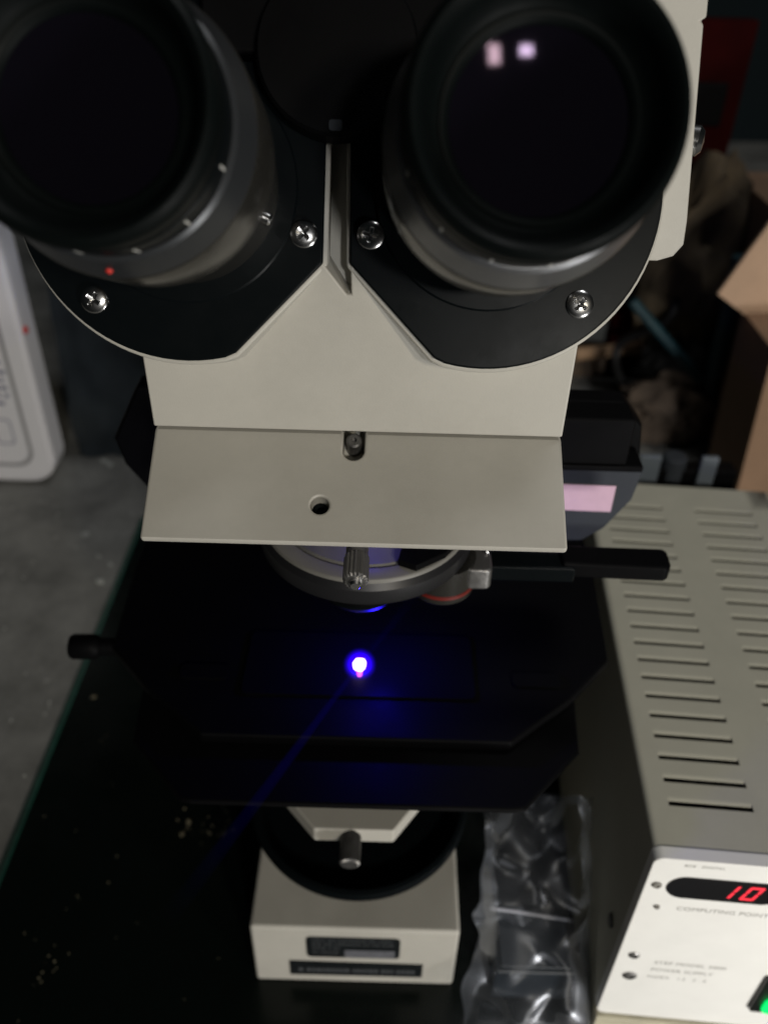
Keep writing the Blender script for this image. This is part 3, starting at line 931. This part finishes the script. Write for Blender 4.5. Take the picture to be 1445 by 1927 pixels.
for a, c, l in ((back[0], back[1], g[0]), (back[3], back[2], g[-1])):
    bm.faces.new([a] + l + [c])
bm.faces.new([back[0]] + [r[0] for r in g] + [back[3]])
bm.faces.new([back[1]] + [r[-1] for r in g] + [back[2]])
link('cloth', bm, M['navy'], nb, smooth=80)

# flecks on the table, crumbs on the glass
rnd = random.Random(3)


def lumps(name, spots, material, label, cat, z0):
    bm_ = bmesh.new()
    for x, y, r_ in spots:
        mw_ = Matrix.Translation(V(x, y, z0 + r_ * 0.3)) @ Matrix.Rotation(rnd.uniform(0, 6), 4, 'Z') @ Matrix.Diagonal((1, rnd.uniform(0.6, 1), 0.55, 1))
        r0 = bmesh.ops.create_icosphere(bm_, subdivisions=1, radius=r_ / 1000, matrix=mw_)
        for v in r0['verts']:
            v.co += Vector((rnd.uniform(-1, 1), rnd.uniform(-1, 1), rnd.uniform(-1, 1))) * r_ * 0.00022
    return tag(link(name, bm_, material, smooth=0), label, cat, kind='stuff')


sp = [(-88.4, 232.8, 1.9), (-90.5, 226.5, 1.3), (-94, 234, 0.9), (-92, 240, 0.9)]
for _ in range(34):
    sp.append((rnd.gauss(-76, 8), rnd.gauss(230, 3.6), rnd.uniform(0.15, 0.6)))
for _ in range(9):
    sp.append((rnd.gauss(-131, 3), rnd.gauss(163, 5), rnd.uniform(0.15, 0.6)))
for _ in range(40):
    sp.append((rnd.uniform(-160, -60), rnd.uniform(120, 320), rnd.uniform(0.15, 0.45)))
sp.append((-155, 307, 1.5))
lumps('crumbs', sp, M['crumb'], 'pale crumbs scattered on the dark glass plate', 'crumbs', -363.2)
sp = []
for x, y, r_ in ((-215, 541, 4), (-210, 538, 3), (-203, 452, 3.2), (-188, 430, 2.2), (-180, 405, 3.2), (-178, 422, 2.0), (-247, 398, 3.4), (-243, 280, 3.0), (-236, 272, 2.0), (-262, 330, 1.6)):
    sp.append((x, y, r_))
for _ in range(60):
    sp.append((rnd.uniform(-330, -175), rnd.uniform(200, 520), rnd.uniform(0.3, 1.1)))
lumps('paint_flecks', sp, M['fleck'], 'pale flecks scattered on the grey table top', 'flecks', -368)

# ------------------------------------------------------------------ clutter at the back right, dark colours standing for the dim light there
cb = thing('cardboard_box', V(285, 560, -368), 'tan cardboard box flap jutting in at the right edge', 'cardboard')
bm = bmesh.new(); prism(bm, [(208.4, -211), (229, -167), (300, -110), (340, -190), (330, -292)], 0, 3, lambda x, z, h: V(x, 520 + h + (x - 208) * 0.15, z))
link('flap', bm, M['card'], cb, smooth=0)
bm = bmesh.new(); box(bm, 262, 400, 560, 690, -367.6, -180)
link('carton', bm, M['card2'], cb, bevel=1)
c2 = thing('brown_carton', V(300, 480, -368), 'brown cardboard carton standing behind the power supply at the right', 'carton')
bm = bmesh.new(); prism(bm, [(237, -367.6), (236, -320), (231, -236), (230.5, -225), (380, -225), (380, -367.6)], 0, 60, lambda x, z, h: V(x, 470 + h, z))
link('panel', bm, M['card2'], c2, bevel=0.8)
tl = thing('teal_tube_frame', V(252, 600, -368), 'teal painted tube frame forming a V at the back right', 'frame')
bm = bmesh.new(); tube(bm, [(250, 600, -215), (252.5, 600, -258), (254, 600, -322), (254.5, 601, -367)], 6.5, 16)
link('upright_tube', bm, M['teal'], tl)
bm = bmesh.new(); tube(bm, [(180, 604, -252), (199, 603, -270), (250, 602, -319)], 4.0, 14)
link('brace_tube', bm, M['teal'], tl)
rb = thing('red_board', V(245, 715, -368), 'dark red board with a black slot at the upper right', 'board')
bm = bmesh.new(); box(bm, 195, 258, 700, 716, -367.5, -80)
rbo = link('board', bm, M['red'], rb, bevel=1)
bm = bmesh.new(); box(bm, 190, 246, 696, 699.8, -150, -120)
link('black_slot', bm, M['matte'], rbo, bevel=1)


def crumple(name, cx, cy, cz, rx, ry, rz, material, label, cat, seed, flat=0.0, sub=4, amp=0.35):
    bm_ = bmesh.new(); bmesh.ops.create_icosphere(bm_, subdivisions=sub, radius=1)
    for v in bm_.verts:
        q = v.co.copy()
        k = 1
        a_ = amp
        for o_ in range(4):
            k += a_ * (0.45 - abs(noise.noise(q * (1.3 * 1.9 ** o_) + Vector((seed, seed * 2, 0)))) * 1.6)
            a_ *= 0.55
        v.co = V(cx + q.x * rx * k, cy + q.y * ry * k, max(cz + q.z * rz * k, -367.6))
    return tag(link(name, bm_, material, smooth=50), label, cat)


crumple('khaki_sack', 236, 655, -250, 34, 30, 82, M['khaki'], 'khaki canvas sack standing below the dark red board', 'sack', 2.2)
crumple('brown_paper_wad', 226, 605, -343, 33, 22, 24, M['paper'], 'crumpled brown paper wad lying behind the slate block', 'paper', 5.1, amp=0.5)
crumple('black_cloth', 252, 640, -330, 40, 26, 40, mat('black_cloth', (0.006, 0.006, 0.006), 0.9), 'black cloth heap behind the teal frame', 'cloth', 7.7)
ws = thing('wood_stick', V(200, 690, -360), 'short raw wooden stick lying across the back of the table', 'stick')
bm = bmesh.new(); tube(bm, [(165, 690, -339), (200, 690, -334), (238, 690, -328)], 6.0, 10)
link('shaft', bm, M['wood'], ws)
bm = bmesh.new(); bmesh.ops.create_uvsphere(bm, u_segments=14, v_segments=8, radius=0.0045, matrix=Matrix.Translation(V(238, 686, -332)))
link('end', bm, M['fleck'], ws)
wp = thing('wood_plank', V(200, 700, -368), 'broken raw wooden plank leaning at the back right', 'plank')
bm = bmesh.new(); prism(bm, [(176, -312), (190, -314), (205, -296), (212, -255), (200, -238), (188, -262)], 0, 12, lambda x, z, h: V(x, 704 + h, z))
link('board', bm, M['wood'], wp, bevel=1)
bm = bmesh.new(); prism(bm, [(150, -367.5), (230, -367.5), (236, -345), (150, -342)], 0, 30, lambda x, z, h: V(x, 700 + h, z))
link('block', bm, M['paper'], wp, bevel=2)
kc = thing('black_cable', V(220, 650, -368), 'black cable looping down beside the teal frame', 'cable')
bm = bmesh.new()
tube(bm, [(206 + 16 * math.sin(t * 0.9), 640 + 14 * math.cos(t * 1.3), -232 - t * 17) for t in [i * 0.25 for i in range(33)]], 3.4, 10)
link('cord', bm, M['cable'], kc)

# ------------------------------------------------------------------ render
SC.render.engine = 'CYCLES'
SC.cycles.volume_step_rate = 1.0
SC.cycles.transparent_max_bounces = 16
SC.cycles.max_bounces = 10
